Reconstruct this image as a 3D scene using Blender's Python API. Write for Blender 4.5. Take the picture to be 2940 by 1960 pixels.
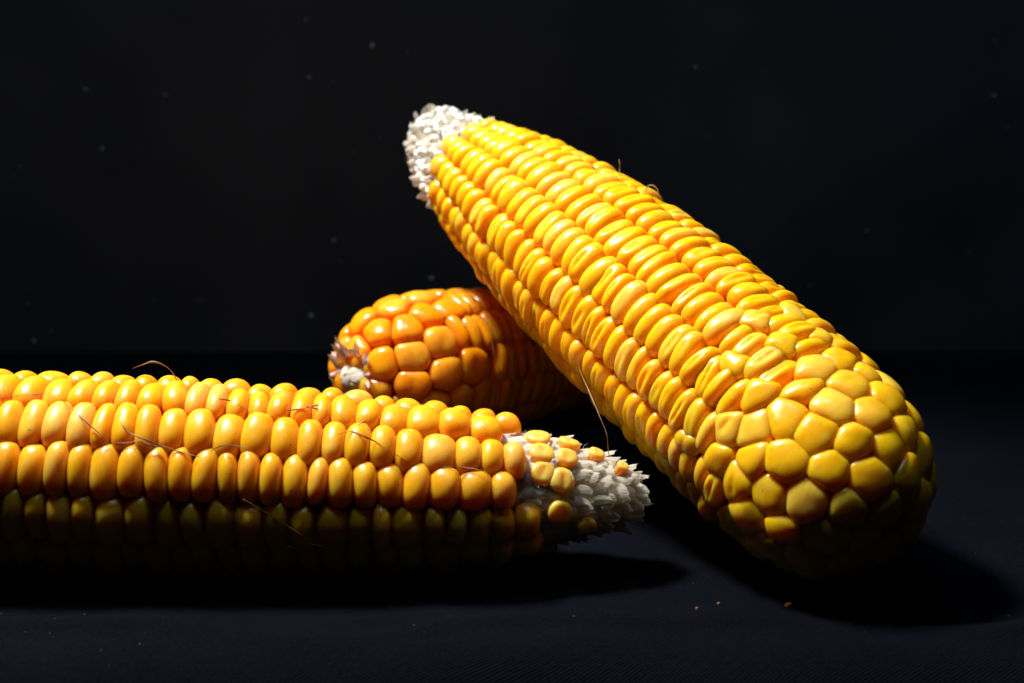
import bpy, math, random
import numpy as np

# ------------------------------------------------------------------ camera, world, lamps, exposure
sc = bpy.context.scene
for o in list(bpy.data.objects):
    bpy.data.objects.remove(o)
COL = sc.collection

cam_d = bpy.data.cameras.new('camera')
cam = bpy.data.objects.new('camera', cam_d)
COL.objects.link(cam)
cam.location = (0, 0, 0.1212)
cam.rotation_euler = (math.radians(90 - 11.5), 0, 0)
cam_d.sensor_width = 36
cam_d.lens = 50
cam_d.clip_start = 0.01
cam_d.clip_end = 20
cam_d.dof.use_dof = True
cam_d.dof.focus_distance = 0.345
cam_d.dof.aperture_fstop = 14
sc.camera = cam

w = bpy.data.worlds.new('World')
sc.world = w
w.use_nodes = True
w.node_tree.nodes['Background'].inputs[0].default_value = (1.0, 0.92, 0.82, 1)
w.node_tree.nodes['Background'].inputs[1].default_value = 0.0020


def look_rot(src, dst):
    from mathutils import Vector
    return (Vector(dst) - Vector(src)).to_track_quat('-Z', 'Y').to_euler()


def spot(name, loc, target, power, size, angle, blend, color):
    d = bpy.data.lights.new(name, 'SPOT')
    d.energy = power
    d.shadow_soft_size = size
    d.spot_size = math.radians(angle)
    d.spot_blend = blend
    d.color = color
    o = bpy.data.objects.new(name, d)
    COL.objects.link(o)
    o.location = loc
    o.rotation_euler = look_rot(loc, target)
    return o


# small overhead studio lamp, up and to the left of the cobs
spot('key_lamp', (-0.255, 0.398, 0.62), (0.0, 0.275, 0.0), 42.0, 0.060, 40, 0.4, (1.0, 0.985, 0.96))
# weak fill light, added to brighten the backdrop above the key lamp's spill
spot('backdrop_fill', (0.0, 0.25, 1.1), (0.0, 0.70, 0.25), 15, 0.12, 70, 1.0, (0.60, 0.81, 1.0))

sc.view_settings.view_transform = 'Standard'
sc.view_settings.look = 'None'
sc.view_settings.exposure = 0
sc.view_settings.gamma = 1
sc.view_settings.use_curve_mapping = False
sc.cycles.use_denoising = True
sc.cycles.use_adaptive_sampling = True
sc.cycles.adaptive_threshold = 0.02
sc.cycles.max_bounces = 8
sc.cycles.transmission_bounces = 4
sc.cycles.sample_clamp_indirect = 6

rng = np.random.default_rng(11)
random.seed(5)


# ------------------------------------------------------------------ materials
def new_mat(name):
    m = bpy.data.materials.new(name)
    m.use_nodes = True
    nt = m.node_tree
    return m, nt, nt.nodes, nt.links, nt.nodes['Principled BSDF']


def ramp(nodes, stops, interp='LINEAR'):
    r = nodes.new('ShaderNodeValToRGB')
    r.color_ramp.interpolation = interp
    e = r.color_ramp.elements
    while len(e) < len(stops):
        e.new(0.5)
    for i, (p, c) in enumerate(stops):
        e[i].position = p
        e[i].color = (c[0], c[1], c[2], 1)
    return r


def mix(nodes, links, fac, a, b, blend='MIX'):
    n = nodes.new('ShaderNodeMix')
    n.data_type = 'RGBA'
    n.blend_type = blend
    for sock, v in ((n.inputs['Factor'], fac), (n.inputs['A'], a), (n.inputs['B'], b)):
        if hasattr(v, 'links'):
            links.new(v, sock)
        elif isinstance(v, (int, float)):
            sock.default_value = v
        else:
            sock.default_value = (v[0], v[1], v[2], 1)
    return n.outputs['Result']


def math_n(nodes, links, op, a, b=0.0, clamp=False):
    n = nodes.new('ShaderNodeMath')
    n.operation = op
    n.use_clamp = clamp
    for s, v in ((n.inputs[0], a), (n.inputs[1], b)):
        if hasattr(v, 'links'):
            links.new(v, s)
        else:
            s.default_value = v
    return n.outputs[0]


def kernel_material(name, side, crown, crown2, pale, tip, rough, sss):
    """side: flanks of the kernel; crown/crown2: cap colours picked per kernel; pale: starchy pale kernels; tip: white root."""
    m, nt, N, Lk, P = new_mat(name)
    at = N.new('ShaderNodeAttribute')
    at.attribute_name = 'kern'
    sep = N.new('ShaderNodeSeparateColor')
    Lk.new(at.outputs['Color'], sep.inputs[0])
    rnd, hgt, rn2 = sep.outputs[0], sep.outputs[1], sep.outputs[2]
    tc = N.new('ShaderNodeTexCoord')
    comb = N.new('ShaderNodeVectorMath')
    comb.operation = 'MULTIPLY_ADD'
    Lk.new(tc.outputs['Object'], comb.inputs[0])
    comb.inputs[1].default_value = (1, 1, 1)
    sh = N.new('ShaderNodeCombineXYZ')
    Lk.new(rnd, sh.inputs[0]); Lk.new(rn2, sh.inputs[1])
    Lk.new(sh.outputs[0], comb.inputs[2])
    vec = comb.outputs[0]
    # per kernel cap colour
    cap = mix(N, Lk, rnd, crown, crown2)
    pf = ramp(N, [(0.70, (0, 0, 0)), (0.97, (1, 1, 1))])
    Lk.new(rn2, pf.inputs[0])
    cap = mix(N, Lk, math_n(N, Lk, 'MULTIPLY', pf.outputs[0], 0.6), cap, pale)
    # starchy cloudy patches under the skin
    nzs = N.new('ShaderNodeTexNoise')
    nzs.inputs['Scale'].default_value = 260
    nzs.inputs['Detail'].default_value = 2
    Lk.new(vec, nzs.inputs['Vector'])
    sr = ramp(N, [(0.5, (0, 0, 0)), (0.75, (1, 1, 1))])
    Lk.new(nzs.outputs[0], sr.inputs[0])
    cap = mix(N, Lk, math_n(N, Lk, 'MULTIPLY', sr.outputs[0], 0.35), cap, pale)
    # mottled cap edge
    nz = N.new('ShaderNodeTexNoise')
    nz.inputs['Scale'].default_value = 420
    nz.inputs['Detail'].default_value = 3
    Lk.new(vec, nz.inputs['Vector'])
    hj = math_n(N, Lk, 'ADD', hgt, math_n(N, Lk, 'MULTIPLY', math_n(N, Lk, 'SUBTRACT', nz.outputs[0], 0.5), 0.35))
    hr = ramp(N, [(0.50, (0, 0, 0)), (0.97, (1, 1, 1))])
    Lk.new(hj, hr.inputs[0])
    col = mix(N, Lk, hr.outputs[0], side, cap)
    # pale root low down, where the kernel joins the cob
    rr = ramp(N, [(0.02, (1, 1, 1)), (0.22, (0, 0, 0))])
    Lk.new(hj, rr.inputs[0])
    col = mix(N, Lk, math_n(N, Lk, 'MULTIPLY', rr.outputs[0], 0.5), col, tip)
    # soft streaks running from root to crown
    nz2 = N.new('ShaderNodeTexNoise')
    nz2.inputs['Scale'].default_value = 900
    nz2.inputs['Detail'].default_value = 2
    mp = N.new('ShaderNodeMapping')
    mp.inputs['Scale'].default_value = (1.0, 0.35, 0.3)
    Lk.new(vec, mp.inputs[0]); Lk.new(mp.outputs[0], nz2.inputs['Vector'])
    st = ramp(N, [(0.3, (0.92, 0.89, 0.80)), (0.7, (1.04, 1.05, 1.12))])
    Lk.new(nz2.outputs[0], st.inputs[0])
    col = mix(N, Lk, 1.0, col, st.outputs[0], 'MULTIPLY')
    # rare dark flecks of dirt
    nz3 = N.new('ShaderNodeTexNoise')
    nz3.inputs['Scale'].default_value = 1700
    nz3.inputs['Detail'].default_value = 0
    Lk.new(vec, nz3.inputs['Vector'])
    fl = ramp(N, [(0.845, (0, 0, 0)), (0.86, (1, 1, 1))])
    Lk.new(nz3.outputs[0], fl.inputs[0])
    col = mix(N, Lk, math_n(N, Lk, 'MULTIPLY', fl.outputs[0], 0.6), col, (0.08, 0.04, 0.01))
    Lk.new(col, P.inputs['Base Color'])
    P.inputs['Subsurface Weight'].default_value = sss
    P.inputs['Subsurface Radius'].default_value = (1.0, 0.45, 0.08)
    P.inputs['Subsurface Scale'].default_value = 0.006
    rv = math_n(N, Lk, 'ADD', rough - 0.05, math_n(N, Lk, 'MULTIPLY', nz.outputs[0], 0.12))
    Lk.new(rv, P.inputs['Roughness'])
    P.inputs['IOR'].default_value = 1.45
    P.inputs['Specular IOR Level'].default_value = 0.55
    b = N.new('ShaderNodeBump')
    b.inputs['Strength'].default_value = 0.04
    b.inputs['Distance'].default_value = 0.0004
    Lk.new(nz2.outputs[0], b.inputs['Height'])
    Lk.new(b.outputs[0], P.inputs['Normal'])
    return m


M_A = kernel_material('kernel_yellow', (0.92, 0.37, 0.006), (0.90, 0.51, 0.004), (0.91, 0.455, 0.004), (0.90, 0.56, 0.10), (0.85, 0.60, 0.25), 0.27, 0.8)
M_B = kernel_material('kernel_orange', (0.82, 0.18, 0.004), (0.86, 0.36, 0.003), (0.84, 0.28, 0.003), (0.86, 0.42, 0.04), (0.80, 0.40, 0.10), 0.22, 0.8)
M_C = kernel_material('kernel_amber', (0.88, 0.31, 0.005), (0.90, 0.45, 0.006), (0.89, 0.39, 0.006), (0.88, 0.56, 0.14), (0.85, 0.60, 0.25), 0.33, 0.85)


def simple_mat(name, c1, c2, scale, rough, sss=0.0, bump=0.0, trans=0.0, dist=0.0005, spec=0.4):
    m, nt, N, Lk, P = new_mat(name)
    tc = N.new('ShaderNodeTexCoord')
    nz = N.new('ShaderNodeTexNoise')
    nz.inputs['Scale'].default_value = scale
    nz.inputs['Detail'].default_value = 4
    Lk.new(tc.outputs['Object'], nz.inputs['Vector'])
    r = ramp(N, [(0.3, c1), (0.7, c2)])
    Lk.new(nz.outputs[0], r.inputs[0])
    Lk.new(r.outputs[0], P.inputs['Base Color'])
    P.inputs['Roughness'].default_value = rough
    P.inputs['Specular IOR Level'].default_value = spec
    if sss:
        P.inputs['Subsurface Weight'].default_value = sss
        P.inputs['Subsurface Radius'].default_value = (1, 0.8, 0.6)
        P.inputs['Subsurface Scale'].default_value = 0.0012
    if bump:
        b = N.new('ShaderNodeBump')
        b.inputs['Strength'].default_value = bump
        b.inputs['Distance'].default_value = dist
        Lk.new(nz.outputs[0], b.inputs['Height'])
        Lk.new(b.outputs[0], P.inputs['Normal'])
    if trans:
        t = N.new('ShaderNodeBsdfTranslucent')
        Lk.new(r.outputs[0], t.inputs[0])
        mx = N.new('ShaderNodeMixShader')
        mx.inputs[0].default_value = trans
        Lk.new(P.outputs[0], mx.inputs[1]); Lk.new(t.outputs[0], mx.inputs[2])
        Lk.new(mx.outputs[0], N['Material Output'].inputs['Surface'])
    return m


M_COB = simple_mat('cob_pith', (0.62, 0.52, 0.36), (0.80, 0.76, 0.66), 300, 0.7, 0.3, 0.5)
M_COBIN = simple_mat('cob_under_kernels', (0.55, 0.24, 0.03), (0.70, 0.34, 0.05), 300, 0.6, 0.3, 0.3)
def glume_material():
    m, nt, N, Lk, P = new_mat('glume_white')
    tc = N.new('ShaderNodeTexCoord')
    mp = N.new('ShaderNodeMapping')
    mp.inputs['Scale'].default_value = (0.12, 1, 1)
    Lk.new(tc.outputs['Object'], mp.inputs[0])
    nz = N.new('ShaderNodeTexNoise')
    nz.inputs['Scale'].default_value = 2600
    nz.inputs['Detail'].default_value = 4
    Lk.new(mp.outputs[0], nz.inputs['Vector'])
    r = ramp(N, [(0.3, (0.66, 0.57, 0.40)), (0.65, (0.86, 0.82, 0.72))])
    Lk.new(nz.outputs[0], r.inputs[0])
    Lk.new(r.outputs[0], P.inputs['Base Color'])
    P.inputs['Roughness'].default_value = 0.5
    P.inputs['Specular IOR Level'].default_value = 0.3
    b = N.new('ShaderNodeBump')
    b.inputs['Strength'].default_value = 0.6
    b.inputs['Distance'].default_value = 0.0004
    Lk.new(nz.outputs[0], b.inputs['Height'])
    Lk.new(b.outputs[0], P.inputs['Normal'])
    t = N.new('ShaderNodeBsdfTranslucent')
    Lk.new(r.outputs[0], t.inputs[0])
    mx = N.new('ShaderNodeMixShader')
    mx.inputs[0].default_value = 0.45
    Lk.new(P.outputs[0], mx.inputs[1]); Lk.new(t.outputs[0], mx.inputs[2])
    tr = N.new('ShaderNodeBsdfTransparent')
    m2 = N.new('ShaderNodeMixShader')
    m2.inputs[0].default_value = 0.18
    Lk.new(mx.outputs[0], m2.inputs[1]); Lk.new(tr.outputs[0], m2.inputs[2])
    Lk.new(m2.outputs[0], N['Material Output'].inputs['Surface'])
    return m


M_GLUME = glume_material()
M_OVULE = simple_mat('ovule_white', (0.78, 0.75, 0.66), (0.90, 0.90, 0.88), 400, 0.4, 0.6, 0.25)
M_HUSK = simple_mat('husk_dry', (0.50, 0.30, 0.21), (0.76, 0.61, 0.49), 420, 0.6, 0, 0.4, 0.25)
M_SILK = simple_mat('silk_brown', (0.17, 0.07, 0.02), (0.38, 0.19, 0.06), 300, 0.45, 0, 0.2, 0.15)
M_LINT = simple_mat('lint', (0.35, 0.40, 0.46), (0.55, 0.60, 0.66), 300, 0.9)
M_DUST = simple_mat('dust', (0.10, 0.14, 0.18), (0.22, 0.27, 0.33), 300, 0.9)
M_CRUMB = simple_mat('chaff_crumb', (0.16, 0.06, 0.02), (0.34, 0.17, 0.06), 900, 0.6, 0, 0.3)


def cloth_material():
    m, nt, N, Lk, P = new_mat('black_twill')
    tc = N.new('ShaderNodeTexCoord')
    mp = N.new('ShaderNodeMapping')
    mp.inputs['Rotation'].default_value = (0, 0, math.radians(62))
    Lk.new(tc.outputs['Object'], mp.inputs[0])
    wv = N.new('ShaderNodeTexWave')
    wv.inputs['Scale'].default_value = 520
    wv.inputs['Distortion'].default_value = 1.2
    wv.inputs['Detail'].default_value = 2
    wv.inputs['Detail Scale'].default_value = 2
    Lk.new(mp.outputs[0], wv.inputs['Vector'])
    nz = N.new('ShaderNodeTexNoise')
    nz.inputs['Scale'].default_value = 1500
    nz.inputs['Detail'].default_value = 3
    Lk.new(tc.outputs['Object'], nz.inputs['Vector'])
    f = math_n(N, Lk, 'ADD', math_n(N, Lk, 'MULTIPLY', wv.outputs['Fac'], 0.5), math_n(N, Lk, 'MULTIPLY', nz.outputs[0], 0.6))
    r = ramp(N, [(0.32, (0.0002, 0.0003, 0.0005)), (0.72, (0.0044, 0.0054, 0.0090))])
    Lk.new(f, r.inputs[0])
    big = N.new('ShaderNodeTexNoise')
    big.inputs['Scale'].default_value = 22
    big.inputs['Detail'].default_value = 4
    Lk.new(tc.outputs['Object'], big.inputs['Vector'])
    br = ramp(N, [(0.3, (0.8, 0.8, 0.8)), (0.7, (1.15, 1.15, 1.15))])
    Lk.new(big.outputs[0], br.inputs[0])
    Lk.new(mix(N, Lk, 1.0, r.outputs[0], br.outputs[0], 'MULTIPLY'), P.inputs['Base Color'])
    P.inputs['Roughness'].default_value = 0.95
    P.inputs['Specular IOR Level'].default_value = 0.02
    b = N.new('ShaderNodeBump')
    b.inputs['Strength'].default_value = 0.5
    b.inputs['Distance'].default_value = 0.0003
    Lk.new(f, b.inputs['Height'])
    Lk.new(b.outputs[0], P.inputs['Normal'])
    return m


M_CLOTH = cloth_material()
M_BACK = simple_mat('black_backdrop', (0.026, 0.030, 0.036), (0.044, 0.049, 0.056), 14, 0.95, spec=0.05)


# ------------------------------------------------------------------ helpers
def mesh_obj(name, verts, faces, mat, parent=None, smooth=True, attr=None, mw=None):
    me = bpy.data.meshes.new(name)
    me.from_pydata([tuple(v) for v in verts], [], faces)
    if smooth:
        me.polygons.foreach_set('use_smooth', [True] * len(me.polygons))
    if attr is not None:
        a = me.color_attributes.new('kern', 'FLOAT_COLOR', 'POINT')
        a.data.foreach_set('color', np.asarray(attr, dtype=np.float32).ravel())
    me.materials.append(mat)
    o = bpy.data.objects.new(name, me)
    COL.objects.link(o)
    if parent:
        o.parent = parent
    if mw is not None:
        from mathutils import Matrix
        o.matrix_local = Matrix([list(r) for r in mw])
    return o


def tag(o, label=None, cat=None, group=None, kind=None):
    if label: o['label'] = label
    if cat: o['category'] = cat
    if group: o['group'] = group
    if kind: o['kind'] = kind
    return o


def norm(v):
    v = np.asarray(v, float)
    return v / np.linalg.norm(v)


# ------------------------------------------------------------------ the setting: cloth and backdrop
BACK_Y = 0.574


def cloth_h(x, y):
    h = 0.0006 * np.sin(31 * x + 14 * y + 0.7) * np.sin(23 * y + 4 * x)
    # a wavy fold lip in front of the cobs
    yc = 0.2885 + 0.0042 * np.sin(46 * x + 0.4) + 0.0022 * np.sin(91 * x + 2.0) + 0.02 * (x - 0.05)
    d = y - yc
    h += 0.0020 * np.exp(-(d / 0.0036) ** 2) * (0.75 + 0.35 * np.sin(60 * x + 0.5))
    yc2 = 0.3005 + 0.0030 * np.sin(52 * x + 2.2) + 0.0012 * np.sin(120 * x)
    h += 0.0006 * np.exp(-((y - yc2) / 0.0022) ** 2) * np.clip(np.sin(19 * x + 0.3), 0, 1)
    # slack, shallow puckers
    h += 0.00022 * np.sin(150 * x + 60 * y + 2 * np.sin(40 * y)) * np.sin(90 * y - 35 * x)
    # the cloth rolls gently down towards the near edge of the table
    d2 = np.clip(0.2820 + 0.003 * np.sin(37 * x + 1.1) + 0.0015 * np.sin(83 * x) - y, 0, 1)
    h -= np.where(d2 < 0.03, 36 * d2 ** 2, 0.0324 + 2.16 * (d2 - 0.03))
    # small creases at the right
    h += 0.0005 * np.sin(260 * y + 30 * x) * np.exp(-((x - 0.16) / 0.07) ** 2) * np.exp(-((y - 0.37) / 0.05) ** 2)
    return h


def build_cloth():
    xs = np.concatenate([np.linspace(-1.2, -0.32, 12), np.linspace(-0.3, 0.3, 261), np.linspace(0.32, 1.2, 12)])
    ys = np.concatenate([np.linspace(0.10, 0.215, 8), np.linspace(0.22, 0.42, 150), np.linspace(0.43, BACK_Y + 0.02, 30)])
    X, Y = np.meshgrid(xs, ys)
    Z = cloth_h(X, Y)
    V = np.stack([X.ravel(), Y.ravel(), Z.ravel()], 1)
    nx, ny = len(xs), len(ys)
    F = [(j * nx + i, j * nx + i + 1, (j + 1) * nx + i + 1, (j + 1) * nx + i) for j in range(ny - 1) for i in range(nx - 1)]
    o = mesh_obj('tablecloth', V, F, M_CLOTH)
    tag(o, 'black twill cloth spread under the corn cobs', kind='structure')


build_cloth()


def build_backdrop():
    xs = np.linspace(-1.6, 1.6, 60)
    zs = np.linspace(-0.05, 1.4, 30)
    X, Z = np.meshgrid(xs, zs)
    Y = BACK_Y + 0.003 * np.sin(5 * X + 1) * np.sin(3 * Z) + 0.0
    V = np.stack([X.ravel(), Y.ravel(), Z.ravel()], 1)
    nx, nz = len(xs), len(zs)
    F = [(j * nx + i, j * nx + i + 1, (j + 1) * nx + i + 1, (j + 1) * nx + i) for j in range(nz - 1) for i in range(nx - 1)]
    o = mesh_obj('backdrop', V, F, M_BACK)
    tag(o, 'plain black backdrop behind the cobs', kind='structure')


build_backdrop()

# ------------------------------------------------------------------ corn cobs
SEG = 24
VR = np.array([0.10, 0.20, 0.31, 0.43, 0.56, 0.69, 0.81, 0.91, 1.0]) * math.pi / 2     # crown rings
SKIRT = [0.22, 0.6, 1.0]


def kernel_faces():
    F = []
    nr = len(VR) + len(SKIRT)
    for j in range(SEG):
        F.append((0, 1 + j, 1 + (j + 1) % SEG))
    for r in range(nr - 1):
        a, b = 1 + r * SEG, 1 + (r + 1) * SEG
        for j in range(SEG):
            k = (j + 1) % SEG
            F.append((a + j, b + j, b + k, a + k))
    last = 1 + (nr - 1) * SEG
    F.append(tuple(last + j for j in reversed(range(SEG))))
    return F


KF = kernel_faces()
PHI = np.arange(SEG) * 2 * math.pi / SEG


class Site:
    __slots__ = ('P', 'n', 't', 'b', 'ha', 'hb', 'h', 'dent', 'rho0', 'e', 'sup', 'rnd', 'rn2', 'butt', 'lean', 'R', 'depth', 'wr', 'cap', 'rim', 'p', 'row')


class Profile:
    """surface of revolution: arc-length table along tip -> butt"""
    def __init__(self, pts):
        p = np.array(pts, float)
        # smooth polyline by Catmull-like resampling
        t = np.concatenate([[0], np.cumsum(np.linalg.norm(np.diff(p, axis=0), axis=1))])
        tt = np.linspace(0, t[-1], 400)
        q = np.stack([np.interp(tt, t, p[:, 0]), np.interp(tt, t, p[:, 1])], 1)
        k = np.exp(-np.linspace(-2, 2, 31) ** 2); k /= k.sum()
        pad = np.concatenate([np.repeat(q[:1], 15, 0) + (q[1] - q[0]) * np.arange(-15, 0)[:, None], q, np.repeat(q[-1:], 15, 0) + (q[-1] - q[-2]) * np.arange(1, 16)[:, None]])
        q = np.stack([np.convolve(pad[:, i], k, 'valid') for i in (0, 1)], 1)
        self.q = q
        self.u = np.concatenate([[0], np.cumsum(np.linalg.norm(np.diff(q, axis=0), axis=1))])
        self.L = self.u[-1]

    def at(self, u):
        s = np.interp(u, self.u, self.q[:, 0])
        r = np.interp(u, self.u, self.q[:, 1])
        e = 0.0015
        ds = np.interp(u + e, self.u, self.q[:, 0]) - np.interp(u - e, self.u, self.q[:, 0])
        dr = np.interp(u + e, self.u, self.q[:, 1]) - np.interp(u - e, self.u, self.q[:, 1])
        l = math.hypot(ds, dr) or 1
        return s, r, ds / l, dr / l

    def u_of_s(self, s):
        return float(np.interp(s, self.q[:, 0], self.u))


class Cob:
    def __init__(self, tip, butt_dir, up, prof, phase):
        self.tip = np.array(tip, float)
        self.a = norm(butt_dir)
        self.e1 = norm(np.cross(np.cross(self.a, up), self.a))   # 'up' projected
        self.e2 = np.cross(self.a, self.e1)
        self.prof = Profile(prof)
        self.phase = phase
        self.sites = []
        self.bend = np.zeros(3)

    def frame(self, u, th):
        s, r, ds, dr = self.prof.at(u)
        rad = math.cos(th) * self.e1 + math.sin(th) * self.e2
        circ = -math.sin(th) * self.e1 + math.cos(th) * self.e2
        P = self.tip + self.a * s + rad * r + self.bend * math.sin(math.pi * min(1, max(0, s / self.prof.q[-1, 0])))
        t = self.a * ds + rad * dr
        n = rad * ds - self.a * dr
        return P, n, t, circ, r

    def add(self, u, th, ha, hb, h, **kw):
        S = Site()
        S.P, S.n, S.t, S.b, S.R = self.frame(u, th)
        rj = 0.07 * rng.normal()
        S.t, S.b = S.t * math.cos(rj) + S.b * math.sin(rj), S.b * math.cos(rj) - S.t * math.sin(rj)
        S.ha, S.hb, S.h = ha, hb, h
        S.P = S.P - S.n * (h * 0.92 + 0.00030 * rng.normal())      # the profile is where the crowns end
        S.R = S.R - h
        S.dent = kw.get('dent', 0.0); S.rho0 = kw.get('rho0', 1.06); S.e = kw.get('e', 0.8)
        S.sup = kw.get('sup', 2.5); S.rnd = rng.random(); S.rn2 = rng.random()
        S.butt = kw.get('butt', False); S.lean = kw.get('lean', 0.0); S.depth = kw.get('depth', 0.0065)
        S.wr = kw.get('wr', 0.0); S.rim = kw.get('rim', (0.45, 0.12)); S.p = kw.get('p', 40.0); S.row = kw.get('row', -1); S.cap = kw.get('cap', 1.0)
        if 'rn2' in kw: S.rn2 = kw['rn2']
        self.sites.append(S)
        return S


CAM = np.array([0, 0, 0.1212])


def build_sites(cob, root, mat, origin, max_parts=300):
    S = cob.sites
    P = np.array([s.P for s in S])
    meshes = []
    for i, s in enumerate(S):
        d = P - s.P
        dist = np.linalg.norm(d, axis=1)
        idx = np.where((dist < 0.020) & (dist > 1e-6))[0]
        c = np.full(SEG, 1e9)
        sup = s.sup
        rho = s.rho0 * (np.abs(np.cos(PHI)) ** sup + np.abs(np.sin(PHI)) ** sup) ** (-1 / sup)
        p = s.p
        acc = rho ** (-p)
        if s.row >= 0:
            idx = []                      # kernels in rows are free ovals that press into each other
        for j in idx:
            o = S[j]
            if np.dot(o.n, s.n) < 0.2:
                continue
            q = np.array([d[j] @ s.t / s.ha, d[j] @ s.b / s.hb])
            l = np.linalg.norm(q)
            if l < 0.4 or l > 3.6:
                continue
            wi = math.sqrt(s.ha * s.hb); wj = math.sqrt(o.ha * o.hb)
            half = l * wi / (wi + wj) * 1.14
            dv = q / l
            cs = np.cos(PHI) * dv[0] + np.sin(PHI) * dv[1]
            lim = np.where(cs > 0.05, half / np.maximum(cs, 0.05), 1e3)
            acc += lim ** (-p)
        rho = acc ** (-1 / p)
        f1, f2 = rng.random() * 6.28, rng.random() * 6.28
        rho = rho * (1 + 0.022 * np.sin(2 * PHI + f1) + 0.018 * np.sin(3 * PHI + f2))
        ft = np.fft.rfft(rho)
        ft[3:] = 0
        rho_in = np.fft.irfft(ft, SEG) if s.row < 0 else np.full(SEG, s.rho0)
        X = rho * np.cos(PHI) * s.ha
        Y = rho * np.sin(PHI) * s.hb
        rings = []
        e = s.e
        tx, ty = rng.normal(0, 0.07), rng.normal(0, 0.05)
        for v in VR:
            r = math.sin(v) ** e
            z = s.h * math.cos(v) ** e if v < math.pi / 2 - 1e-6 else 0.0
            rim = s.h * (s.rim[0] * np.cos(PHI) ** 2 + s.rim[1] * np.sin(PHI) ** 2)
            ro = rho_in + (rho - rho_in) * r ** 2
            rings.append(np.stack([ro * np.cos(PHI) * s.ha * r, ro * np.sin(PHI) * s.hb * r, rim + (s.h - rim) * z / s.h], 1))
        wmax = max(0.35, 1 - s.depth / max(s.R, 0.004))
        for k in SKIRT:
            wv = 1 + (wmax - 1) * k
            rings.append(np.stack([X * wv * (1 - 0.03 * k), Y * wv, np.full(SEG, -s.depth * k)], 1))
        V = np.concatenate([np.array([[0, 0, s.h]])] + rings)
        x, y, z = V[:, 0].copy(), V[:, 1].copy(), V[:, 2].copy()
        top = np.clip(z / s.h, 0, 1)
        # dent: elongated hollow with a raised rim
        if s.dent > 0:
            ox, oy = rng.normal(0, 0.06) * s.ha, rng.normal(0, 0.12) * s.hb
            w1 = 0.20 + 0.22 * rng.random(); w2 = 0.45 + 0.3 * rng.random(); sk = rng.normal() * 0.12 * s.ha / s.hb
            g = np.exp(-(((x - ox - sk * y) / (w1 * s.ha)) ** 2) - np.abs((y - oy) / (w2 * s.hb)) ** 3)
            if rng.random() < 0.35:      # a second, shallower crease beside the first
                g = g + 0.6 * np.exp(-(((x - ox + 0.45 * s.ha - sk * y) / (0.16 * s.ha)) ** 2) - np.abs((y + oy) / (0.5 * s.hb)) ** 3)
            V[:, 2] -= s.dent * g * top ** 0.5
        # irregular cap: tilt, lean, low bumps
        V[:, 2] += top * (tx * x + ty * y)
        V[:, 0] += s.lean * s.ha * top
        if s.wr > 0:
            V[:, 2] += s.wr * top * (np.sin(y / s.hb * 5 + f1) * 0.5 + np.sin(x / s.ha * 3 + y / s.hb * 2 + f2))
        hz = np.clip((z + 0.003) / (s.h + 0.003), 0, 1) * s.cap
        A = np.stack([np.full(len(V), s.rnd), hz, np.full(len(V), s.rn2), np.ones(len(V))], 1)
        Mx = np.eye(4)
        Mx[:3, 0], Mx[:3, 1], Mx[:3, 2], Mx[:3, 3] = s.t, s.b, s.n, s.P - origin
        vd = CAM - s.P
        dd = np.linalg.norm(vd)
        px = 1470 + 4083 * s.P[0] / dd
        inframe = -120 < px < 3060
        meshes.append((float(vd @ s.n / dd) + (0 if inframe else -2.0), V, A, Mx))
    order = sorted(range(len(meshes)), key=lambda i: -meshes[i][0])
    rest_v, rest_f, rest_a = [], [], []
    off = 0
    for c, i in enumerate(order):
        sc_, V, A, Mx = meshes[i]
        if c < max_parts:
            mesh_obj('kernel', V, KF, mat, root, attr=A, mw=Mx)
        else:
            rest_v.append(V @ Mx[:3, :3].T + Mx[:3, 3])
            rest_f += [tuple(q + off for q in f) for f in KF]
            rest_a.append(A)
            off += len(V)
    if rest_v:
        o = mesh_obj('kernels', np.concatenate(rest_v), rest_f, mat, root, attr=np.concatenate(rest_a))
        o['kind'] = 'stuff'


def relax_sites(cob, u0, u1, fixed, spacing, n_try=4000, iters=18):
    """irregular, evenly crowded places on the rounded butt"""
    pts = []
    fx = np.array(fixed) if len(fixed) else np.zeros((0, 3))
    for _ in range(n_try):
        u = u0 + (u1 - u0) * rng.random()
        s, r, ds, dr = cob.prof.at(u)
        if rng.random() > r / 0.027:
            continue
        th = rng.random() * 2 * math.pi
        P = cob.frame(u, th)[0]
        sp = spacing * (0.92 + 0.16 * rng.random())
        if len(fx) and np.min(np.linalg.norm(fx - P, axis=1)) < sp * 0.80:
            continue
        if pts and min(np.linalg.norm(q[2] - P) for q in pts) < sp * 0.86:
            continue
        pts.append([u, th, P])
    for _ in range(iters):
        Q = np.array([q[2] for q in pts])
        allq = np.concatenate([Q, fx]) if len(fx) else Q
        for i, q in enumerate(pts):
            d = Q[i] - allq
            l = np.linalg.norm(d, axis=1)
            m = (l > 1e-7) & (l < spacing * 1.35)
            if not m.any():
                continue
            f = (d[m] / l[m][:, None] * ((spacing * 1.35 - l[m]) / spacing)[:, None]).sum(0) * spacing * 0.12
            P, n, t, b, r = cob.frame(q[0], q[1])
            q[0] = min(u1, max(u0, q[0] + float(f @ t)))
            q[1] += float(f @ b) / max(r, 0.003)
            q[2] = cob.frame(q[0], q[1])[0]
    return pts


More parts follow.
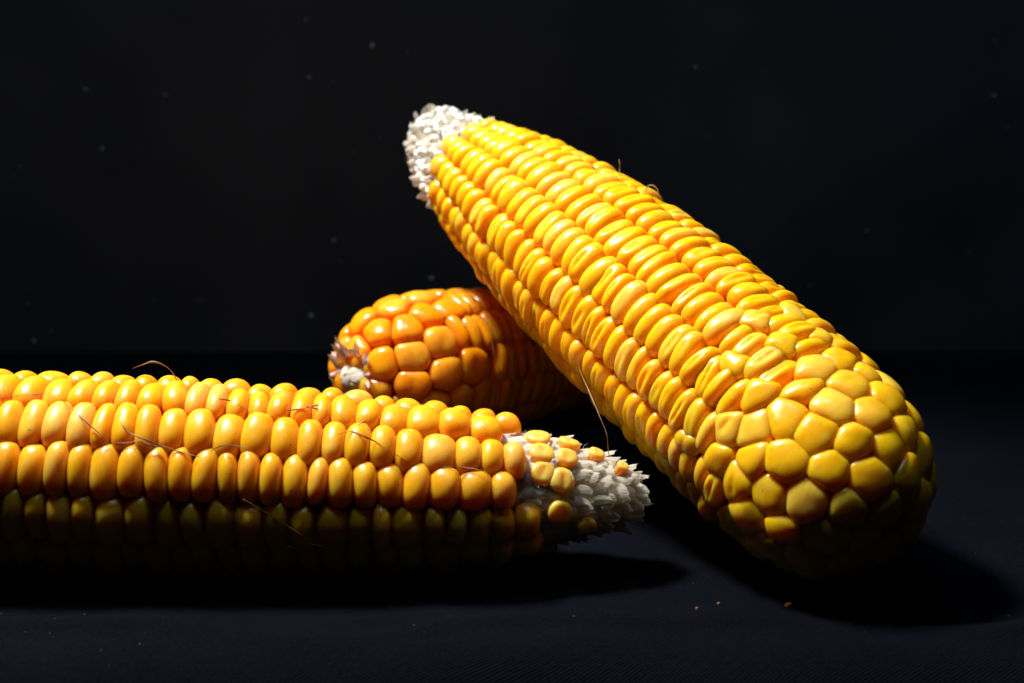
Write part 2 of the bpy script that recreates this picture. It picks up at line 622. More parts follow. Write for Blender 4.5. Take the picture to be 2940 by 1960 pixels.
def core_mesh(cob, pts, mat, root, origin, name, jag=0.0, nth=48):
    prof = Profile(pts)
    us = np.linspace(0, prof.L, 70)
    V, F = [], []
    for u in us:
        s, r, ds, dr = prof.at(u)
        for k in range(nth):
            th = 2 * math.pi * k / nth
            rr = max(r, 0.0003) * (1 + jag * rng.normal())
            V.append(cob.tip + cob.a * (s + jag * 0.01 * rng.normal()) + (math.cos(th) * cob.e1 + math.sin(th) * cob.e2) * rr - origin)
    n = len(us)
    for j in range(n - 1):
        for k in range(nth):
            F.append((j * nth + k, (j + 1) * nth + k, (j + 1) * nth + (k + 1) % nth, j * nth + (k + 1) % nth))
    F.append(tuple(range(nth)))
    F.append(tuple((n - 1) * nth + k for k in reversed(range(nth))))
    return mesh_obj(name, V, F, mat, root)


GW, GL = 5, 6


def glume_grid(length, width, cup, curl, ragged):
    """papery cupped scale growing along +x, cupped about its length"""
    V = []
    rag = rng.normal(0, ragged, GW + 1)
    ph = rng.random() * 6.28
    for i in range(GL + 1):
        a = i / GL
        wd = width * 0.72 * math.sqrt(max(0.02, 1 - ((a - 0.42) / 0.70) ** 2))
        for j in range(GW + 1):
            b = (j / GW - 0.5) * 2
            L = length * (a + (rag[j] * a ** 3))
            y = wd * math.sin(b * 1.15)
            z = cup * wd * (1 - math.cos(b * 1.3)) * -1 + curl * length * a * a + 0.05 * width * math.sin(5 * b + 4 * a + ph) * a
            V.append((L * (1 - 0.12 * b * b * a), y, z))
    n = GW + 1
    F = [(i * n + j, i * n + j + 1, (i + 1) * n + j + 1, (i + 1) * n + j) for i in range(GL) for j in range(GW)]
    return np.array(V), F


GLUMES = []


def glume_mesh_pool(n, tag_, lmin, lmax, wmin, wmax, cup=(0.4, 1.1), curl=(-0.15, 0.35), mat=None, ragged=0.10):
    pool = []
    for i in range(n):
        V, F = glume_grid(lmin + (lmax - lmin) * rng.random(), wmin + (wmax - wmin) * rng.random(), cup[0] + (cup[1] - cup[0]) * rng.random(), curl[0] + (curl[1] - curl[0]) * rng.random(), ragged)
        me = bpy.data.meshes.new(tag_)
        me.from_pydata([tuple(v) for v in V], [], F)
        me.polygons.foreach_set('use_smooth', [True] * len(me.polygons))
        me.materials.append(mat or M_GLUME)
        pool.append(me)
    return pool


def lump_pool(n, name, mat):
    # shrunken white ovules: knobbly little beads with a pinched top
    pool = []
    nu, nv = 10, 7
    for i in range(n):
        ph = rng.random(4) * 6.28
        V = [(0, 0, -1.0)]
        for a in range(1, nv):
            t = math.pi * a / nv
            for b in range(nu):
                p = 2 * math.pi * b / nu
                k = 1 + 0.16 * math.sin(2 * p + ph[0]) + 0.12 * math.sin(3 * p + 2 * t + ph[1]) + 0.10 * math.sin(4 * t + ph[2])
                V.append((math.sin(t) * math.cos(p) * k, math.sin(t) * math.sin(p) * k, -math.cos(t) * (1.15 + 0.1 * math.sin(p + ph[3]))))
        V.append((0, 0, 0.92))
        F = [(0, 1 + (b + 1) % nu, 1 + b) for b in range(nu)]
        for a in range(nv - 2):
            for b in range(nu):
                c = (b + 1) % nu
                F.append((1 + a * nu + b, 1 + a * nu + c, 1 + (a + 1) * nu + c, 1 + (a + 1) * nu + b))
        last = 1 + (nv - 2) * nu
        F += [(last + b, last + (b + 1) % nu, len(V) - 1) for b in range(nu)]
        me = bpy.data.meshes.new(name)
        me.from_pydata([tuple(0.00135 * c for c in v) for v in V], [], F)
        me.polygons.foreach_set('use_smooth', [True] * len(me.polygons))
        me.materials.append(mat)
        pool.append(me)
    return pool


def place(me, name, root, M3, pos, scale=1.0):
    from mathutils import Matrix
    o = bpy.data.objects.new(name, me)
    COL.objects.link(o)
    o.parent = root
    M = np.eye(4)
    M[:3, :3] = M3 * scale
    M[:3, 3] = pos
    o.matrix_local = Matrix([list(r) for r in M])
    return o


def rotmat(xd, zd):
    x = norm(xd); y = norm(np.cross(zd, x)); z = np.cross(x, y)
    return np.stack([x, y, z], 1)


def fuzz(cob, prof, s0, s1, count, length, root, origin, toward=-0.5, rad=0.00004):
    V, F = [], []
    for _ in range(count):
        u = prof.u_of_s(s0 + (s1 - s0) * rng.random())
        th = rng.random() * 6.283
        s, r, ds, dr = prof.at(u)
        radv = math.cos(th) * cob.e1 + math.sin(th) * cob.e2
        circ = -math.sin(th) * cob.e1 + math.cos(th) * cob.e2
        P = cob.tip + cob.a * s + radv * (r + 0.0012 * rng.random()) - origin
        d = norm(radv * (0.5 + rng.random()) + cob.a * toward * (0.4 + rng.random()) + circ * rng.normal() * 0.7)
        side = norm(np.cross(d, rng.normal(size=3)))
        L = length * (0.4 + rng.random())
        mid = P + d * L * 0.5 + rng.normal(size=3) * L * 0.12
        end = P + d * L + rng.normal(size=3) * L * 0.25
        i = len(V)
        V += [P + side * rad, P - side * rad, mid + side * rad, mid - side * rad, end]
        F += [(i, i + 1, i + 3, i + 2), (i + 2, i + 3, i + 4)]
    o = mesh_obj('fuzz', V, F, M_GLUME, root)
    o['kind'] = 'stuff'


def cob_root(name, loc, label):
    o = bpy.data.objects.new(name, None)
    o.empty_display_size = 0.01
    COL.objects.link(o)
    o.location = loc
    tag(o, label, 'corn cob', 'corn cobs on the black cloth')
    return o


# ---------- leaning yellow cob (right)
def build_leaning():
    tip = np.array([-0.02596286, 0.45901719, 0.09512902])
    ax = norm([0.51520629, -0.77645087, -0.36288638])
    prof = [(0.004, 0.0122), (0.02, 0.0160), (0.035, 0.0190), (0.05, 0.0218), (0.07, 0.0243), (0.10, 0.0266), (0.13, 0.0271), (0.160, 0.0268), (0.180, 0.0262),
            (0.192, 0.0248), (0.201, 0.0214), (0.2075, 0.0165), (0.211, 0.0100), (0.2115, 0.005)]
    cob = Cob(tip, ax, (0, 0, 1), prof, 0)
    cob.bend = norm([0.626, 0.155, 0.764]) * 0.0018      # slightly bowed cob
    origin = np.array([0.085, 0.300, 0.0])
    root = cob_root('corn_cob', origin, 'bright yellow dented corn cob leaning with its white tip raised at the back')
    N = 14
    phase = math.radians(2.0)
    uE = cob.prof.u_of_s(0.171)
    US = [cob.prof.u_of_s(0.018)]
    while US[-1] < uE + 0.02:
        frac = US[-1] / uE
        US.append(US[-1] + (0.0057 - 0.0011 * frac) * (1 + 0.04 * rng.normal()))
    for k in range(N):
        th0 = phase + 2 * math.pi * k / N
        f1 = rng.random() * 6.28
        u_start = cob.prof.u_of_s(0.0245 + 0.005 * rng.random())
        ue = uE + 0.009 * math.sin(th0) + 0.004 * rng.normal()
        for i in range(len(US) - 1):
            pitch = US[i + 1] - US[i]
            u = US[i] + (0.5 * pitch if k % 2 else 0) + pitch * 0.07 * rng.normal() + 0.0009 * math.sin(22 * US[i] + f1 * 2)
            if u < u_start or u > ue:
                continue
            frac = u / uE
            s, r, _, _ = cob.prof.at(u)
            th = th0 + 0.022 * math.sin(28 * u + f1) + 0.008 * rng.normal() + 0.10 * (frac - 0.5)
            hb = r * math.pi / N
            young = max(0.0, 1 - (u - cob.prof.u_of_s(0.0235)) / 0.012)
            dent = 0.0013 * max(0.0, rng.random() * 1.25 - 0.25) * min(1, max(0.1, (frac - 0.12) * 2.0))
            big = 1 + 0.07 * rng.normal()
            P = cob.add(u, th, pitch * 0.60 * big, hb * 0.99 * (1.0 - 0.2 * young) * (1 + 0.04 * rng.normal()), 0.0040 * (1 - 0.3 * young) * (1 + 0.05 * rng.normal()),
                        row=k, dent=dent, rho0=1.0, e=0.90, sup=2.7, lean=-0.08, rim=(0.0, 0.0), depth=0.0075, wr=0.00003, rn2=rng.random() if young < 0.3 else 0.85 + 0.15 * rng.random())
    allP = [s.P for s in cob.sites if True]
    for u, th, P in relax_sites(cob, uE - 0.010, cob.prof.L - 0.002, allP, 0.0083):
        w = min(1.0, max(0.0, (u - uE) / 0.016))
        cob.add(u, th, (0.0033 + 0.0009 * w) * (1 + 0.10 * rng.normal()), (0.0047 - 0.0003 * w) * (1 + 0.08 * rng.normal()), 0.0036 * (1 + 0.06 * rng.normal()), dent=(0.0008 if rng.random() < 0.8 - 0.6 * w else 0.0) * rng.random(), rho0=1.30, e=0.94, sup=2.2, p=14.0, rim=(0.40, 0.40),
                depth=0.0075, wr=0.00008)
    core_mesh(cob, [(0.0, 0.004), (0.004, 0.0095), (0.02, 0.0118), (0.035, 0.0128), (0.06, 0.0152), (0.10, 0.0178), (0.183, 0.019), (0.197, 0.015), (0.203, 0.009), (0.2035, 0.002)], M_COB, root, origin, 'core', 0.03)
    build_sites(cob, root, M_A, origin)
    # ragged white tip: shrunken ovules and glumes in crowded rings
    pool = glume_mesh_pool(10, 'glume', 0.0024, 0.0036, 0.0022, 0.0034, cup=(0.6, 1.5), curl=(-0.35, 0.2), ragged=0.06)
    lumps = lump_pool(8, 'ovule', M_OVULE)
    core = Profile([(0.0, 0.004), (0.003, 0.0095), (0.02, 0.0135), (0.040, 0.0165)])

    def tuft(P, d, side):
        if rng.random() < 0.74:
            sx = 0.70 + 0.40 * rng.random()
            place(lumps[rng.integers(8)], 'ovule', root, rotmat(side, d) * np.array([sx, sx * (0.8 + 0.4 * rng.random()), sx * (0.8 + 0.35 * rng.random())]), P + d * 0.0005)
        else:
            place(pool[rng.integers(10)], 'glume', root, rotmat(d, norm(side + rng.normal(size=3) * 0.3)), P, 0.85 + 0.35 * rng.random())

    for ring, s in enumerate(np.arange(0.0025, 0.0300, 0.0024)):
        sS, r, ds, dr = core.at(core.u_of_s(s))
        nn = int(2 * math.pi * r / 0.0030)
        for k in range(nn):
            th = 2 * math.pi * (k + 0.5 * (ring % 2)) / nn + rng.normal() * 0.06
            ss = s + rng.normal() * 0.0007
            rad = math.cos(th) * cob.e1 + math.sin(th) * cob.e2
            P = cob.tip + cob.a * ss + rad * (r + 0.0002 * rng.normal()) - origin
            d = norm(rad * (0.9 + 0.3 * rng.random()) - cob.a * (0.25 + 0.4 * rng.random()) + rng.normal(size=3) * 0.15)
            tuft(P, d, norm(np.cross(d, cob.a) + rng.normal(size=3) * 0.5))
    for k in range(44):
        th = 2.4 * k
        rr = 0.0095 * math.sqrt((k + 0.5) / 44)
        rad = math.cos(th) * cob.e1 + math.sin(th) * cob.e2
        P = cob.tip + cob.a * (0.0006 + 0.002 * (rr / 0.0085) ** 2) + rad * rr - origin
        d = norm(-cob.a + rad * 0.5 + rng.normal(size=3) * 0.2)
        tuft(P, d, norm(np.cross(d, rng.normal(size=3))))
    fuzz(cob, core, 0.0, 0.026, 500, 0.0014, root, origin)
    return cob


A = build_leaning()


# ---------- orange cob at the back
def build_back():
    # butt pole towards the left, axis running right and slightly away
    ax = norm([-0.68, -0.725, 0.06])
    butt = np.array([-0.04746, 0.40448, 0.02771])
    Ltot = 0.150
    tip = butt - ax * Ltot
    prof = [(0.004, 0.009), (0.02, 0.0135), (0.04, 0.0180), (0.07, 0.0215), (0.10, 0.0235), (0.118, 0.0240), (0.130, 0.0232), (0.139, 0.0200), (0.1455, 0.0150), (0.149, 0.0090), (0.1495, 0.005)]
    cob = Cob(tip, ax, (0, 0, 1), prof, 0)
    origin = np.array([0.02, 0.44, 0.0])
    root = cob_root('corn_cob', origin, 'deep orange corn cob lying at the back, its butt with dry husk bits facing left')
    N = 12
    phase = math.radians(12)
    uE = cob.prof.u_of_s(0.116)
    for k in range(N):
        th0 = phase + 2 * math.pi * k / N
        u = cob.prof.u_of_s(0.022) + (0.0025 if k % 2 else 0)
        f1 = rng.random() * 6.28
        ue = uE + 0.006 * rng.normal()
        while u < ue:
            s, r, _, _ = cob.prof.at(u)
            pitch = 0.0050 * (1 + 0.07 * rng.normal())
            th = th0 + 0.05 * math.sin(28 * u + f1) + 0.02 * rng.normal()
            cob.add(u, th, pitch * 0.62 * (1 + 0.06 * rng.normal()), r * math.pi / N * 1.03, 0.0038 * (1 + 0.08 * rng.normal()), row=k, dent=0.0007 * rng.random(), rho0=1.0, e=0.92, sup=2.6, rim=(0.0, 0.0), depth=0.007, wr=0.00005)
            u += pitch
    allP = [s.P for s in cob.sites]
    for u, th, P in relax_sites(cob, uE - 0.004, cob.prof.L - 0.0035, allP, 0.0096):
        cob.add(u, th, 0.0054, 0.0054, 0.0046 * (1 + 0.1 * rng.normal()), dent=0.0003 if rng.random() < 0.2 else 0.0, rho0=1.15, e=0.88, sup=2.2, p=10.0, rim=(0.36, 0.36), depth=0.007, wr=0.00008)
    core_mesh(cob, [(0.0, 0.004), (0.004, 0.007), (0.02, 0.010), (0.06, 0.0145), (0.12, 0.017), (0.138, 0.012), (0.146, 0.006), (0.1505, 0.0044), (0.1510, 0.002)], M_COB, root, origin, 'core', 0.03)
    build_sites(cob, root, M_B, origin)
    # dry husk stubs round the shank
    pool = glume_mesh_pool(6, 'husk_scrap', 0.0065, 0.0095, 0.0034, 0.0056, cup=(0.3, 0.8), curl=(-0.1, 0.3), mat=M_HUSK, ragged=0.22)
    for thd, wsc, lsc, out in [(-95, 0.25, 0.8, 0.5), (-70, 0.3, 0.95, 0.3), (-45, 0.9, 0.8, 0.25), (-22, 0.5, 0.95, 0.45), (-5, 1.2, 0.85, 0.22), (14, 1.1, 1.0, 0.35), (34, 1.2, 0.85, 0.25), (58, 0.9, 0.75, 0.4), (95, 0.8, 0.6, 0.3), (150, 0.8, 0.5, 0.4), (-140, 0.8, 0.5, 0.4)]:
        th = math.radians(thd)
        rad = math.cos(th) * cob.e1 + math.sin(th) * cob.e2
        P = cob.tip + cob.a * 0.1482 + rad * 0.0040 - origin
        d = norm(cob.a * out + rad + rng.normal(size=3) * 0.10)
        place(pool[rng.integers(6)], 'husk_scrap', root, rotmat(d, norm(cob.a - rad * 0.2 + rng.normal(size=3) * 0.25)) * np.array([lsc, wsc, 1.0]), P)
    return cob


B = build_back()


# ---------- amber cob at the front, cut by the left edge of the picture
def build_front():
    p0 = np.array([-0.09647368, 0.32370621, 0.02345013])     # axis point at the fat part
    p1 = np.array([-0.005772, 0.32295394, 0.0198])           # axis point near the tip
    ax = norm(p0 - p1)
    tip = p1 - ax * 0.0405
    prof = [(0.000, 0.0080), (0.008, 0.0112), (0.016, 0.0130), (0.024, 0.0147), (0.032, 0.0170), (0.040, 0.0187), (0.058, 0.0206), (0.085, 0.0224), (0.115, 0.0234), (0.150, 0.0236), (0.176, 0.0232),
            (0.190, 0.0212), (0.198, 0.0170), (0.203, 0.0110), (0.2045, 0.006)]
    cob = Cob(tip, ax, (0, -0.957, 0.29), prof, 0)
    origin = np.array([-0.06, 0.3235, 0.0])
    root = cob_root('corn_cob', origin, 'amber corn cob with plump smooth kernels lying in front, cut by the left edge')
    # e1 points at the camera; e2 = a x e1 ; rows lie every 30 degrees
    N = 12
    uE = cob.prof.u_of_s(0.182)
    up_sign = 1.0 if cob.e2[2] > 0 else -1.0
    starts = {0: 0.0335, 1: 0.0315, 2: 0.0375, 3: 0.0330, 11: 0.0275, 10: 0.0265}
    for k in range(N):
        th0 = up_sign * 2 * math.pi * k / N
        s0 = starts.get(k, 0.034)
        u = cob.prof.u_of_s(s0)
        f1, f2 = rng.random() * 6.28, rng.random() * 6.28
        first = True
        while u < uE + 0.003 * rng.normal():
            s, r, _, _ = cob.prof.at(u)
            wide = rng.random() < 0.12
            pitch = (0.0055 + 0.0004 * math.sin(u * 60 + f2)) * (1 + 0.08 * rng.normal()) * (1.25 if wide else 1.0)
            if s < 0.06: pitch *= 1.08
            th = th0 + 0.03 * math.sin(32 * u + f1) + 0.012 * rng.normal()
            u += pitch * 0.5
            cob.add(u, th, pitch * 0.57, r * math.pi / N * (1.02 if not first else 0.95) * (1 + 0.03 * rng.normal()), 0.0042 * (1 + 0.05 * rng.normal()), row=k, dent=0.0, rho0=1.0, e=0.90, sup=2.75, rim=(0.0, 0.0), depth=0.0072, wr=0.00003)
            u += pitch * 0.5
            first = False
    allP = [s.P for s in cob.sites]
    for u, th, P in relax_sites(cob, uE - 0.002, cob.prof.L - 0.003, allP, 0.0088):
        cob.add(u, th, 0.0047, 0.0047, 0.0036, rho0=1.3, e=0.80, sup=2.4, p=9.0, rim=(0.4, 0.4), depth=0.007)
    core_pts = [(0.0070, 0.0025), (0.0080, 0.0050), (0.011, 0.0070), (0.016, 0.0090), (0.026, 0.0121), (0.04, 0.0138), (0.06, 0.0145), (0.17, 0.0165), (0.19, 0.013), (0.198, 0.008), (0.204, 0.004)]
    core_mesh(cob, core_pts, M_COB, root, origin, 'core', 0.035)
    # shrunken kernels sitting among the glumes (seen as little dimpled buttons)
    und = []
    for (s, thd, size) in [(0.0280, 42, 1.0), (0.0221, 40, 0.85), (0.0275, 19, 1.05), (0.0232, 13, 1.05), (0.0234, -20, 1.0), (0.0170, -42, 0.8), (0.0150, 63, 0.7), (0.0215, 70, 0.9), (0.0290, 66, 1.0),
                           (0.0090, 50, 0.5), (0.0240, 150, 1.0), (0.0200, 200, 0.9), (0.0260, 260, 1.0)]:
        und.append((s, up_sign * math.radians(thd), size))
    uc = Cob(tip, ax, (0, -0.957, 0.29), [(0.0, 0.0070), (0.008, 0.0088), (0.016, 0.0117), (0.024, 0.0140), (0.034, 0.0156), (0.05, 0.018)], 0)
    for s, th, size in und:
        S = uc.add(uc.prof.u_of_s(s), th, 0.0029 * size, 0.0029 * size, 0.0020 * size, dent=0.0004 * size, rho0=1.0, e=0.75, sup=2.1, depth=0.004, rn2=0.90 + 0.08 * rng.random(), cap=1.12)
    cob.sites += uc.sites
    build_sites(cob, root, M_C, origin)
    # papery glumes in rows on the bare tip
    pool = glume_mesh_pool(16, 'glume', 0.0042, 0.0060, 0.0026, 0.0040, cup=(0.4, 0.9), curl=(-0.28, -0.10), ragged=0.06)
    core = Profile(core_pts)
    for ring, s in enumerate(np.arange(0.0090, 0.0395, 0.0029)):
        nn = 24
        for k in range(nn):
            th = 2 * math.pi * (k + 0.5 * (ring % 2)) / nn + rng.normal() * 0.06
            ss = s + rng.normal() * 0.0008
            sS, r, ds, dr = core.at(core.u_of_s(ss))
            rad = math.cos(th) * cob.e1 + math.sin(th) * cob.e2
            P = cob.tip + cob.a * ss + rad * (r - 0.0002) - origin
            d = norm(rad * (0.20 + 0.22 * rng.random()) - cob.a + rng.normal(size=3) * 0.09)
            place(pool[rng.integers(len(pool))], 'glume', root, rotmat(d, norm(rad + 0.3 * cob.a + rng.normal(size=3) * 0.15)), P, 0.8 + 0.35 * rng.random())
    for k in range(26):
        th = 2.4 * k
        rr = 0.0050 * math.sqrt((k + 0.5) / 26)
        rad = math.cos(th) * cob.e1 + math.sin(th) * cob.e2
        P = cob.tip + rad * rr - origin + cob.a * 0.0078
        place(pool[rng.integers(len(pool))], 'glume', root, rotmat(norm(-cob.a + rad * 0.25 + rng.normal(size=3) * 0.2), norm(rad + rng.normal(size=3) * 0.3)), P, 0.55 + 0.25 * rng.random())
    fuzz(cob, core, 0.009, 0.034, 900, 0.0014, root, origin, toward=-0.9)
    return cob


Cc = build_front()


# ------------------------------------------------------------------ loose corn silk, crumbs and lint
rs = np.random.default_rng(77)


def silk(pts, label, rad=0.00017, name='silk_strand'):
    p = np.array(pts, float)
    n = len(p)
    e = np.concatenate([[2 * p[0] - p[1]], p, [2 * p[-1] - p[-2]]])
    q = []
    for i in range(n - 1):
        for t in np.linspace(0, 1, 7, endpoint=False):
            a, b, c, d = e[i], e[i + 1], e[i + 2], e[i + 3]
            q.append(0.5 * ((2 * b) + (c - a) * t + (2 * a - 5 * b + 4 * c - d) * t * t + (3 * b - a - 3 * c + d) * t ** 3))
    q.append(p[-1])
    q = np.array(q)
    m = len(q)
    base = q.mean(0)
    V, F = [], []
    ph = rs.random() * 6
    for i in range(m):
        t = norm(q[min(m - 1, i + 1)] - q[max(0, i - 1)])
        s1 = norm(np.cross(t, (0.3, -0.5, 0.8)))
        s2 = np.cross(t, s1)
        f = i / (m - 1)
        r = rad * (0.45 + 0.75 * math.sin(math.pi * min(1, 0.12 + 0.8 * f))) * (1 + 0.25 * math.sin(9 * f + ph))
        tw = ph + 5 * f
        for k in range(6):
            an = math.pi * 2 * k / 6
            c_, s_ = math.cos(an) * 1.35, math.sin(an) * 0.65
            V.append(q[i] - base + r * (s1 * (c_ * math.cos(tw) - s_ * math.sin(tw)) + s2 * (c_ * math.sin(tw) + s_ * math.cos(tw))))
    for i in range(m - 1):
        for k in range(6):
            F.append((i * 6 + k, i * 6 + (k + 1) % 6, (i + 1) * 6 + (k + 1) % 6, (i + 1) * 6 + k))
    F.append(tuple(reversed(range(6))))
    F.append(tuple((m - 1) * 6 + k for k in range(6)))
    o = mesh_obj(name, V, F, M_SILK)
    o.location = base
    tag(o, label, 'corn silk', 'loose corn silk on the cobs')
    return o


SILK = [
    ('brown silk strand arching up above the top row of the front cob', [(-0.0894, 0.327, 0.0482), (-0.08715, 0.3272, 0.0490), (-0.0847, 0.3274, 0.0497), (-0.0822, 0.3272, 0.0490), (-0.0802, 0.3267, 0.0476), (-0.0787, 0.3262, 0.0452)], 1.15),
    ('pale silk strand at the left edge, on the upper rows of the front cob', [(-0.117, 0.313, 0.04421), (-0.11362, 0.31317, 0.04456), (-0.11041, 0.3138, 0.04497), (-0.10751, 0.31424, 0.04501), (-0.10463, 0.31389, 0.04544)], 0.8),
    ('silk strand slanting down to the right near the left end of the front cob', [(-0.10142, 0.31171, 0.04421), (-0.09900, 0.3105, 0.0425), (-0.09624, 0.30756, 0.04149), (-0.09384, 0.30620, 0.03990), (-0.09105, 0.30465, 0.03813), (-0.08921, 0.3050, 0.0364)], 1.1),
    ('dark silk strand curling down into the row groove of the front cob', [(-0.08763, 0.30785, 0.04094), (-0.08633, 0.30612, 0.03959), (-0.08441, 0.30520, 0.03815), (-0.08088, 0.30358, 0.03732), (-0.07824, 0.30400, 0.0360), (-0.07487, 0.30391, 0.0349), (-0.07200, 0.3036, 0.0341), (-0.06911, 0.30311, 0.03344)], 1.2),
    ('silk strand lying flat along the row groove below the dark curl', [(-0.08838, 0.30453, 0.03623), (-0.08527, 0.30433, 0.03638), (-0.08273, 0.30412, 0.0367), (-0.07922, 0.30355, 0.03584), (-0.07656, 0.30390, 0.03540), (-0.07338, 0.30400, 0.0343), (-0.07054, 0.30373, 0.0338)], 1.0),
    ('shallow arched silk strand just right of the dark curl on the front cob', [(-0.06873, 0.30361, 0.03349), (-0.06699, 0.3048, 0.0343), (-0.06455, 0.30431, 0.03567), (-0.06212, 0.30440, 0.03575), (-0.06023, 0.3046, 0.0354), (-0.05814, 0.30424, 0.03472)], 0.9),
    ('dark silk strand high on the front cob, right of the arching strand', [(-0.06956, 0.3166, 0.0443), (-0.06668, 0.31501, 0.04382), (-0.06428, 0.3155, 0.0432), (-0.06184, 0.3139, 0.04248), (-0.05964, 0.31339, 0.04099)], 0.9),
    ('longer strand of the small silk knot high on the middle of the front cob', [(-0.05112, 0.31395, 0.04137), (-0.04871, 0.31420, 0.04150), (-0.04678, 0.3148, 0.0418), (-0.04499, 0.31500, 0.04220), (-0.0433, 0.3155, 0.0425)], 1.1),
    ('short strand of the small silk knot high on the middle of the front cob', [(-0.04693, 0.3150, 0.0421), (-0.04488, 0.31443, 0.04172), (-0.04314, 0.31438, 0.04124)], 1.3),
    ('long wavy silk strand across the right half of the front cob', [(-0.03922, 0.30736, 0.03735), (-0.03738, 0.3084, 0.0377), (-0.03559, 0.3088, 0.0377), (-0.03313, 0.30774, 0.03693), (-0.03065, 0.30780, 0.03571), (-0.02803, 0.30655, 0.03428), (-0.02557, 0.3068, 0.0327), (-0.02365, 0.30653, 0.03156)], 1.0),
    ('short straw coloured silk piece above the long wavy strand', [(-0.03522, 0.31107, 0.03852), (-0.03352, 0.31167, 0.03924), (-0.03191, 0.3126, 0.0393)], 1.0),
    ('thin silk strand near the last kernels by the white tip of the front cob', [(-0.01626, 0.30688, 0.02994), (-0.01321, 0.30700, 0.03015), (-0.01031, 0.30710, 0.02980), (-0.00694, 0.3065, 0.02936), (-0.00543, 0.30691, 0.02837)], 0.9),
    ('faint silk strand hanging in the shadow on the lower side of the front cob', [(-0.05931, 0.30033, 0.02459), (-0.05635, 0.30062, 0.0227), (-0.05245, 0.3009, 0.0201), (-0.04858, 0.30042, 0.01761), (-0.04598, 0.3008, 0.0153), (-0.04392, 0.3009, 0.0138)], 0.8),
    ('pale straw lying level in the shadow low on the front cob', [(-0.05370, 0.3020, 0.0130), (-0.0499, 0.30185, 0.01302), (-0.0470, 0.3019, 0.0134), (-0.04391, 0.30123, 0.01377), (-0.04100, 0.3020, 0.0127), (-0.0392, 0.3023, 0.0121)], 1.0),
    ('tiny silk stub low on the shaded side of the front cob', [(-0.06267, 0.30332, 0.01326), (-0.06154, 0.30321, 0.01249), (-0.06032, 0.30353, 0.01185)], 0.9),
    ('thin dark hair hanging down the side of the orange back cob', [(-0.0061, 0.4140, 0.0396), (-0.0058, 0.4135, 0.0365), (-0.0053, 0.4130, 0.0331), (-0.0045, 0.4130, 0.0300), (-0.0031, 0.4135, 0.0276), (-0.0013, 0.4140, 0.0255)], 0.8),
    ('small curled silk hook on top of the orange back cob', [(-0.0137, 0.4245, 0.0475), (-0.0138, 0.4245, 0.0490), (-0.0121, 0.4240, 0.0488), (-0.0112, 0.4235, 0.0470), (-0.0108, 0.4225, 0.0460), (-0.0119, 0.4205, 0.0452)], 0.9),
    ('short silk piece in the groove of the orange back cob', [(-0.01578, 0.4125, 0.04034), (-0.01462, 0.4127, 0.04122), (-0.01354, 0.41337, 0.04174)], 0.9),
    ('long brown strand hanging from the leaning cob down to the white tip', [(0.01619, 0.34936, 0.04566), (0.01706, 0.34323, 0.04346), (0.01865, 0.33691, 0.04054), (0.02024, 0.33147, 0.03737), (0.0215, 0.32708, 0.03482), (0.02228, 0.32344, 0.03316), (0.0225, 0.3226, 0.0309), (0.0228, 0.3218, 0.0280)], 0.7),
    ('short stiff strand standing up on the upper edge of the leaning cob', [(0.02925, 0.3895, 0.0880), (0.02945, 0.3902, 0.0905), (0.0293, 0.3905, 0.0925)], 1.2),
    ('curled brown silk hook on the upper edge of the leaning cob', [(0.0355, 0.3800, 0.0846), (0.0364, 0.3805, 0.0862), (0.0378, 0.3800, 0.0862), (0.0389, 0.3790, 0.0850), (0.0387, 0.3780, 0.0836)], 1.4),
]
for lab, pts, k in SILK:
    silk(pts, lab, 0.000115 * k)


def crumb(pos, size, label):
    nu = 7
    V = [(0, 0, 0.5)]
    for j, (rr, z) in enumerate(((0.7, 0.35), (1.0, 0.0), (0.8, -0.3))):
        for k in range(nu):
            a = 2 * math.pi * k / nu
            q = rr * (1 + 0.3 * rs.normal())
            V.append((q * math.cos(a), 0.55 * q * math.sin(a), z + 0.08 * rs.normal()))
    F = [(0, 1 + k, 1 + (k + 1) % nu) for k in range(nu)]
    for j in range(2):
        for k in range(nu):
            F.append((1 + j * nu + k, 1 + (j + 1) * nu + k, 1 + (j + 1) * nu + (k + 1) % nu, 1 + j * nu + (k + 1) % nu))
    F.append(tuple(1 + 2 * nu + k for k in reversed(range(nu))))
    o = mesh_obj('chaff_crumb', [tuple(size * c for c in v) for v in V], F, M_CRUMB, smooth=False)
    o.location = (pos[0], pos[1], float(cloth_h(np.float64(pos[0]), np.float64(pos[1]))) + size * 0.3)
    o.rotation_euler = (0, 0, rs.random() * 3)
    tag(o, label, 'crumb', 'chaff crumbs on the cloth')


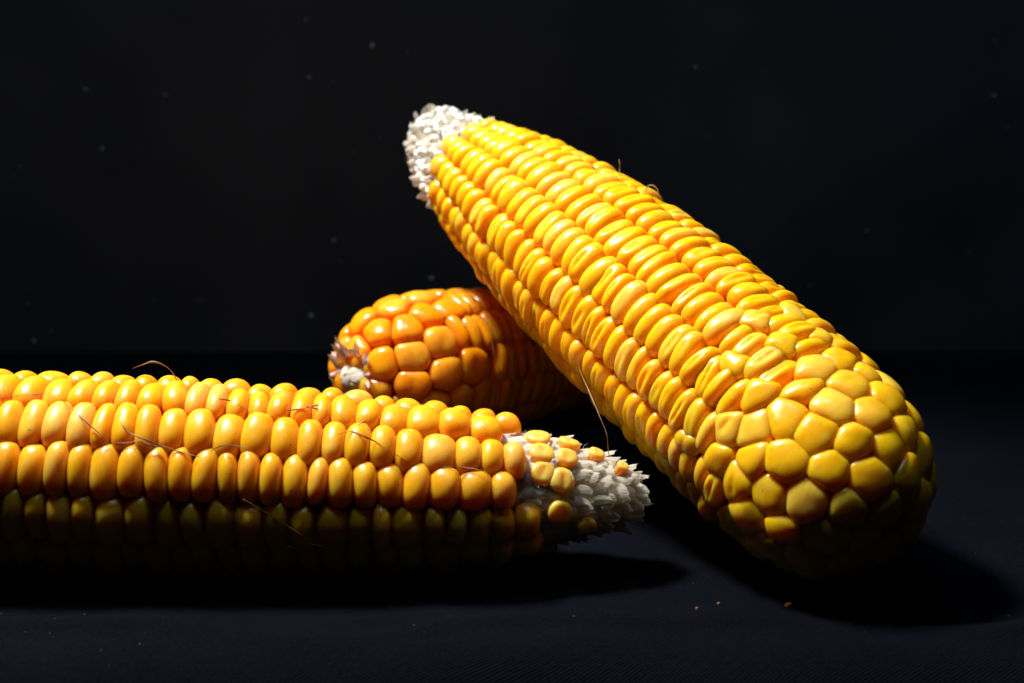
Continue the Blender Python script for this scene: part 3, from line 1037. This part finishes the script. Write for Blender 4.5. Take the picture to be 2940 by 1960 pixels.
crumb((0.06154, 0.2979), 0.0012, 'largest reddish chaff crumb on the cloth in front of the leaning cob')
crumb((0.04631, 0.3008), 0.00045, 'tiny pale chaff crumb on the cloth, above a darker crumb')
crumb((0.04082, 0.2963), 0.0006, 'small dark chaff crumb on the cloth, leftmost of the three')


def flakes(name, places, mat, label):
    V, F = [], []
    for (P, n, size) in places:
        n = norm(n)
        t = norm(np.cross(n, rs.normal(size=3)))
        b = np.cross(n, t)
        i = len(V)
        k0 = 6
        V.append(P + n * size * 0.5)
        for k in range(k0):
            a = 2 * math.pi * k / k0
            q = size * (0.7 + 0.5 * rs.random())
            V.append(P + t * q * math.cos(a) + b * q * 0.7 * math.sin(a))
        F += [(i, i + 1 + k, i + 1 + (k + 1) % k0) for k in range(k0)]
    o = mesh_obj(name, V, F, mat)
    tag(o, label, 'lint', kind='stuff')


pl = []
for x, z, sz in [(-0.0326, 0.0315, 0.0009), (-0.082, 0.0159, 0.001), (-0.0719, 0.0469, 0.0008), (-0.0549, 0.1238, 0.0009), (-0.1371, 0.1048, 0.0006), (-0.1633, 0.0836, 0.0007), (-0.08, 0.1116, 0.0006), (-0.0807, 0.1338, 0.0006), (-0.1685, 0.1069, 0.0006), (0.0723, 0.1154, 0.0007), (0.1905, 0.1044, 0.0007), (0.1429, 0.0507, 0.0006), (-0.1957, 0.0055, 0.0007)]:
    pl.append((np.array([x, BACK_Y - 0.0036, z]), np.array([0, -1, 0]), sz))
for k in range(60):
    pl.append((np.array([rs.uniform(-0.24, 0.24), BACK_Y - 0.0036, rs.uniform(0.005, 0.28)]), np.array([0, -1, 0]), 0.00018 + 0.0002 * rs.random()))
flakes('lint', pl, M_LINT, 'faint pale lint specks scattered on the black backdrop')
pl = []
for k in range(420):
    x, y = rs.uniform(-0.16, 0.2), rs.uniform(0.265, 0.46)
    pl.append((np.array([x, y, float(cloth_h(np.float64(x), np.float64(y))) + 0.00004]), np.array([0, 0, 1.0]), 0.00004 + 0.00011 * rs.random() ** 3))
flakes('lint', pl, M_DUST, 'fine bluish dust specks scattered over the black cloth')
